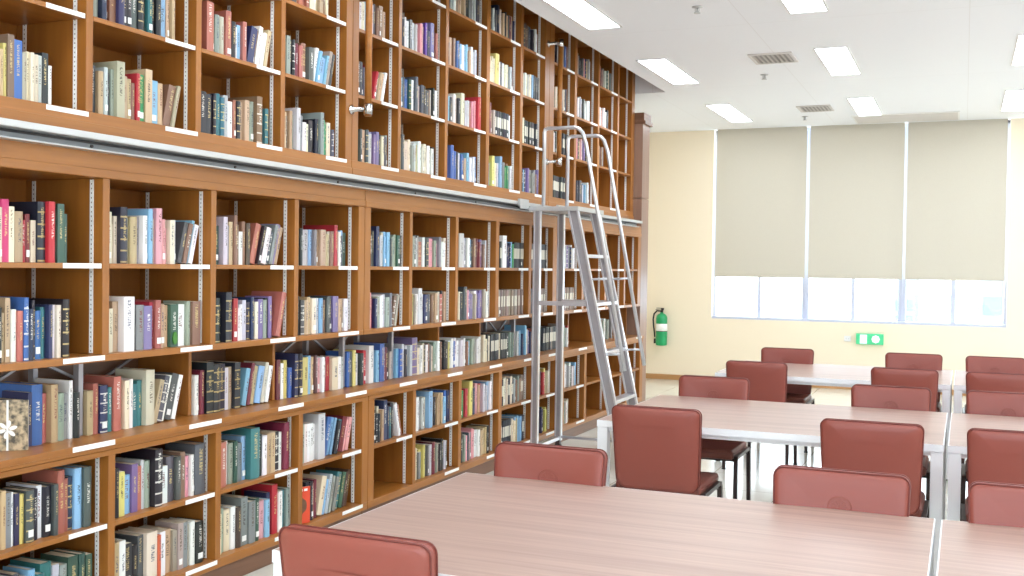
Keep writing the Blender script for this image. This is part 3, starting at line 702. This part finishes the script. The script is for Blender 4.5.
# ------------------------------------------------------------------ chairs (local: faces +Y, origin on the floor under the seat)
def rrect(hw, z0, z1, rt_, rb, n=5):
    pts = []
    for cx, cz, r, a0 in ((hw-rb, z0+rb, rb, -PI/2), (hw-rt_, z1-rt_, rt_, 0), (-hw+rt_, z1-rt_, rt_, PI/2), (-hw+rb, z0+rb, rb, PI)):
        for k in range(n+1):
            a = a0 + (PI/2)*k/n; pts.append((cx + r*math.cos(a), cz + r*math.sin(a)))
    return pts
def bent(x, z):            # y of the middle surface of the backrest: reclined and slightly hollow
    return -.215 - (z-.46)*.13 + .018*((abs(x)/.235)**2)
def make_chair():
    c = empty('library_chair', (0, 0, 0), 'x', 'chair', 'chestnut leather library chairs')
    # backrest: padded slab from rings of the rounded outline
    mb = MB(); bm = mb.bm
    def taper(x, z): return x*(.93 + .07*min(1, (z-.44)/.3))
    def ring(off, y): return [bm.verts.new((taper(x, z), bent(x, z)+y, z)) for x, z in rrect(.238-off, .44+off, .885-off, .032, .05)]
    spec_ = [(.10, -.030), (.045, -.029), (.018, -.0265), (.004, -.021), (0, -.014), (0, .014), (.004, .021), (.018, .0265), (.045, .029), (.10, .030)]
    rings = [ring(o_, y_) for o_, y_ in spec_]
    n = len(rings[0])
    for A, B in zip(rings, rings[1:]):
        for j in range(n):
            f = bm.faces.new([A[j], A[(j+1) % n], B[(j+1) % n], B[j]]); f.smooth = True
    # close both faces with a grid of strips so they stay curved
    for Rg in (rings[0], rings[-1]):
        half = n//2
        # outline goes bottom-right -> top-right -> top-left -> bottom-left: pair right and left points
        right = Rg[:half]; left = list(reversed(Rg[half:]))
        cols_ = 7; grid = []
        for a, b2 in zip(right, left):
            rowv = [a]
            for k in range(1, cols_):
                t = k/cols_; x = a.co.x + (b2.co.x-a.co.x)*t; z = a.co.z + (b2.co.z-a.co.z)*t
                y = bent(x, z) + (-.030 if Rg is rings[0] else .030)
                rowv.append(bm.verts.new((x, y, z)))
            rowv.append(b2); grid.append(rowv)
        for r0, r1 in zip(grid, grid[1:]):
            for k in range(cols_):
                f = bm.faces.new([r0[k], r0[k+1], r1[k+1], r1[k]]); f.smooth = True
    back = mb.build('backrest', M['leather'], c)
    for s in (-1, 1):
        q = MB(); q.tube([(taper(x, z), bent(x, z)+s*.0175, z) for x, z in rrect(.2385, .4395, .8855, .032, .05)], .0034, 6, closed=True)
        q.build('piping', M['piping'], back)
    # embossed round emblem on the front of the backrest
    q = MB(); cz = .755
    q.tube([(.042*math.cos(a), bent(.042*math.cos(a), cz)+.0303, cz+.042*math.sin(a)) for a in [2*PI*k/24 for k in range(24)]], .0022, 5, closed=True)
    q.tube([(.030*math.cos(a), bent(0, cz+.03*math.sin(a))+.0303, cz+.030*math.sin(a)) for a in [2*PI*k/24 for k in range(24)]], .0014, 5, closed=True)
    for k in range(6):
        a = PI*k/6; q.tube([(.028*math.cos(a), bent(0, cz+.028*math.sin(a))+.0301, cz+.028*math.sin(a)), (-.028*math.cos(a), bent(0, cz-.028*math.sin(a))+.0301, cz-.028*math.sin(a))], .0013, 4)
    q.build('emblem', M['emblem'], back)
    # seat cushion
    mb = MB(); mb.box(-.235, .235, -.20, .25, .415, .475)
    seat = mb.build('seat', M['seatleather'], c, bevel=.022, seg=4)
    for p in seat.data.polygons: p.use_smooth = True
    q = MB(); pts = []
    for cx, cy_, a0 in ((.205, .22, 0), (-.205, .22, PI/2), (-.205, -.17, PI), (.205, -.17, 1.5*PI)):
        for k in range(5):
            a = a0 + PI/2*k/4; pts.append((cx+.031*math.cos(a), cy_+.031*math.sin(a), .455))
    q.tube(pts, .004, 6, closed=True); q.build('piping', M['piping'], seat)
    # side frames: inverted U of square tube, each leg its own mesh
    for s in (-1, 1):
        x = s*.246
        MB().tube([(x, -.20, .425), (x, .20, .425)], .011, square=True).build('side_rail', M['darkmetal'], c)
        for e in (-1, 1):
            o = MB().tube([(x, e*.185, .425), (x, e*.205, .422), (x+s*.001, e*.215, .405), (x+s*.004, e*.235, .008)], .012, square=True).build('leg', M['darkmetal'], c)
            MB().box(x+s*.004-.015, x+s*.004+.015, e*.235-.015, e*.235+.015, 0, .012).build('glide', M['black'], o)
    for y in (-.17, .17):
        MB().tube([(-.246, y, .405), (.246, y, .405)], .010, square=True).build('cross_bar', M['darkmetal'], c)
    # plates joining seat frame and backrest
    for s in (-1, 1):
        MB().tube([(s*.17, -.12, .405), (s*.17, -.18, .41), (s*.17, -.205, .455), (s*.17, -.222, .53)], .010, square=True).build('back_bracket', M['darkmetal'], c)
    return c
CX = (-1.512, -.40, .27)
Y = {'near front': 2.46, 'near far': 4.06, 'mid front': 5.42, 'mid far': 7.20, 'far front': 8.53, 'far far': 10.19}
off = .215 + (.885-.46)*.13   # from origin to top of backrest
spots = [(CX[0], Y['near front'], 0, 'chestnut leather chair in left foreground, only its backrest top in view'),
 (CX[0]-.03, Y['near far'], 1, 'chestnut chair facing us at left behind the nearest table'),
 (CX[1], Y['near far'], 1, 'chestnut chair with round emblem facing us, in middle behind nearest table'),
 (CX[2], Y['near far'], 1, 'chestnut chair facing us, cut by right edge behind the nearest table'),
 (CX[0]+.03, Y['mid front'], 0, 'chestnut chair with its whole back to us beside the ladder'),
 (CX[1], Y['mid front'], 0, 'chestnut chair with back to us, right end of left middle table'),
 (CX[2], Y['mid front'], 0, 'chestnut chair with back to us, cut by right edge at middle table'),
 (CX[0]-.04, Y['mid far'], 1, 'chestnut chair facing us at left behind the middle table'),
 (CX[1]-.015, Y['mid far'], 1, 'chestnut chair facing us at right end behind the middle table'),
 (CX[2], Y['mid far'], 1, 'chestnut chair facing us behind middle table at photo right edge'),
 (CX[0], Y['far front'], 0, 'darker looking chestnut chair back at left of the far table'),
 (CX[1], Y['far front'], 0, 'chestnut chair back below the green sign at the far table'),
 (CX[2], Y['far front'], 0, 'chestnut chair back at far table, cut by right edge'),
 (CX[0], Y['far far'], 1, 'farthest left chestnut chair facing us below the blinds'),
 (CX[1], Y['far far'], 1, 'farthest chestnut chair facing us, just right of the green sign'),
 (CX[2], Y['far far'], 1, 'farthest right chestnut chair facing us under the window corner')]
ch0 = None
for x, y, f, lab in spots:
    o = make_chair() if ch0 is None else copy_tree(ch0)
    ch0 = ch0 or o
    o.location = (x, y + (off if f == 0 else -off), 0); o.rotation_euler = (0, 0, PI if f else 0); o['label'] = lab

# ------------------------------------------------------------------ rolling library ladder
ld = empty('library_ladder', (-3.0, 8.4, 0), 'silver aluminium rolling library ladder with platform hooked on the rail', 'ladder')
def Lb(mb, nm, mat, parent=ld, bev=0):
    bmesh.ops.translate(mb.bm, verts=mb.bm.verts[:], vec=-Vector(ld.location)); return mb.build(nm, mat, parent, bevel=bev)
Y1, Y2 = 8.10, 8.66
XR_, ZP = -3.235, 2.10
def sx(z): return -2.925 + (2.09 - z)*.222          # front stringer line
for y in (Y1, Y2):
    q = MB(); q.box(XR_-.03, XR_-.018, y-.018, y+.018, .11, ZP-.02); q.box(XR_+.018, XR_+.03, y-.018, y+.018, .11, ZP-.02); q.box(XR_-.018, XR_+.018, y-.011, y+.011, .11, ZP-.02, 1)
    Lb(q, 'rear_post', [M['alu'], M['steel']])
    q = MB(); z0, z1 = .012, 2.085
    for a_, b_, t_, mi_ in ((-.045, -.030, .017, 0), (.030, .045, .017, 0), (-.030, .030, .008, 1)):
        q.prism([(sx(z0)+a_, z0), (sx(z0)+b_, z0), (sx(z1)+b_, z1), (sx(z1)+a_, z1)], 'Y', y-t_, y+t_, mi_)
    Lb(q, 'stringer', [M['alu'], M['steel']])
    Lb(MB().box(sx(0)-.05, sx(0)+.05, y-.022, y+.022, 0, .03), 'foot_pad', M['black'], bev=.004)
    Lb(MB().tube([(XR_+.03, y, 1.325), (sx(1.325)-.04, y, 1.325)], .017, square=True), 'side_brace', M['alu'])
    # handrail: thin upright, level top, long slope parallel to the stringer
    hz = 2.755
    pts = [(XR_+.05, y, ZP), (XR_+.05, y, hz-.03), (XR_+.058, y, hz-.008), (XR_+.08, y, hz)]
    hx = lambda z: -2.83 + (2.65 - z)*.195
    pts += [(-2.925, y, hz), (-2.885, y, hz-.012), (-2.855, y, hz-.045), (hx(2.62), y, 2.62), (hx(.80), y, .80)]
    Lb(MB().tube(pts, .0155, 12), 'handrail', M['alu'])
    for z in (1.53, .93):
        Lb(MB().tube([(sx(z+.0)+.03, y, z-.004), (hx(z), y, z+.004)], .010, 8), 'rail_bracket', M['alu'])
    # castor
    q = MB(); q.box(XR_-.02, XR_+.02, y-.022, y+.022, .075, .11)
    cst = Lb(q, 'castor', M['darkmetal'])
    q = MB().tube([(XR_, y-.014, .04), (XR_, y+.014, .04)], .04, 16); Lb(q, 'wheel', M['black'], cst)
Lb(MB().box(XR_-.022, XR_+.022, Y1, Y2, .115, .145), 'base_rail', M['alu'], bev=.003)
Lb(MB().box(XR_-.02, sx(.2), Y2-.01, Y2+.01, .13, .15), 'base_stay', M['steel'])
pf = MB().box(-3.29, -2.87, Y1-.05, Y2+.05, ZP-.012, ZP+.012)
Lb(pf, 'platform', M['aluflat'], bev=.004)
q = MB(); q.box(-3.29, -2.87, Y1-.055, Y1-.045, ZP-.022, ZP+.014); q.box(-3.29, -2.87, Y2+.045, Y2+.055, ZP-.022, ZP+.014); q.box(-2.875, -2.865, Y1-.05, Y2+.05, ZP-.022, ZP+.014)
Lb(q, 'platform_edge', M['aluflat'])
q = MB()
for y in (Y1-.25, Y2+.06):
    q.box(-3.308, -3.285, y, y+.18, ZP-.01, ZP+.068)
q.box(-3.308, -3.29, Y1-.25, Y2+.24, ZP-.01, ZP+.01)
Lb(q, 'hook_carriage', M['aluflat'])
for k in range(5):
    z = 1.715 - .39*k
    if z < .1: continue
    q = MB().box(sx(z)-.045, sx(z)+.045, Y1+.016, Y2-.016, z-.014, z+.014)
    Lb(q, 'tread', M['alu'], bev=.003)

# ------------------------------------------------------------------ back wall fittings
fx = empty('fire_extinguisher', (-4.04, YF-.10, .50), 'green fire extinguisher with white label hung on the yellow wall', 'fire extinguisher')
MB().lathe([(.05, 0), (.078, .006), (.082, .02), (.082, .40), (.076, .43), (.055, .455), (.026, .47), (.022, .485)], n=28).build('cylinder', M['green'], fx)
MB().lathe([(.0828, .215), (.0828, .32)], n=28).build('label_band', M['white'], fx)
MB().lathe([(.0832, .205), (.0832, .214)], n=28).build('strap', M['black'], fx)
q = MB().lathe([(.022, .485), (.022, .515), (.012, .52)], n=14); q.box(-.09, .03, -.01, .01, .515, .525); q.box(-.08, .03, -.01, .01, .54, .549); q.box(-.01, .03, -.01, .01, .52, .545)
q.build('valve', M['darkmetal'], fx)
MB().tube([(-.02, 0, .50), (-.07, 0, .505), (-.115, 0, .46), (-.128, 0, .38), (-.12, 0, .28), (-.104, 0, .18), (-.1, 0, .12)], .011, 8).build('hose', M['black'], fx)
MB().lathe([(.012, .10), (.016, .03)], c=(-.1, 0, 0), n=10).build('nozzle', M['black'], fx)
MB().box(-.03, .03, .0825, .099, .30, .36).build('bracket', M['darkmetal'], fx)

es = empty('exit_sign', (-1.158, YF, .63), 'green emergency sign with white symbols on the wall under the window', 'sign')
MB().box(-.176, .176, -.05, -.001, 0, .145).build('box', M['signgreen'], es, bevel=.005)
q = MB().box(-.125, -.035, -.0535, -.0505, .012, .132); q.build('door_symbol', M['signwhite'], es)
q = MB(); cz = .075
q.prism([(.078+(.056 if k % 2 == 0 else .048)*math.cos(2*PI*k/16), cz+(.056 if k % 2 == 0 else .048)*math.sin(2*PI*k/16)) for k in range(16)], 'Y', -.0535, -.0505); q.build('round_symbol', M['signwhite'], es)
wp = empty('wall_socket', (-1.45, YF, .66), 'small white socket plate left of the green sign', 'socket')
MB().box(-.045, .045, -.012, -.001, 0, .075).build('plate', M['frame_light'], wp, bevel=.004)
q = MB(); q.box(-.02, -.014, -.013, -.0122, .03, .045); q.box(.014, .02, -.013, -.0122, .03, .045); q.build('slot', M['ventdark'], wp)

# ------------------------------------------------------------------ sky and view
wd = bpy.data.worlds.new('sky'); bpy.context.scene.world = wd; wd.use_nodes = True
bg = wd.node_tree.nodes['Background']; bg.inputs[0].default_value = (.84, .93, 1, 1); bg.inputs[1].default_value = 4.5
vs = bpy.context.scene.view_settings
vs.view_transform = 'Standard'; vs.look = 'None'; vs.gamma = 1; vs.use_curve_mapping = False; vs.exposure = 0.85
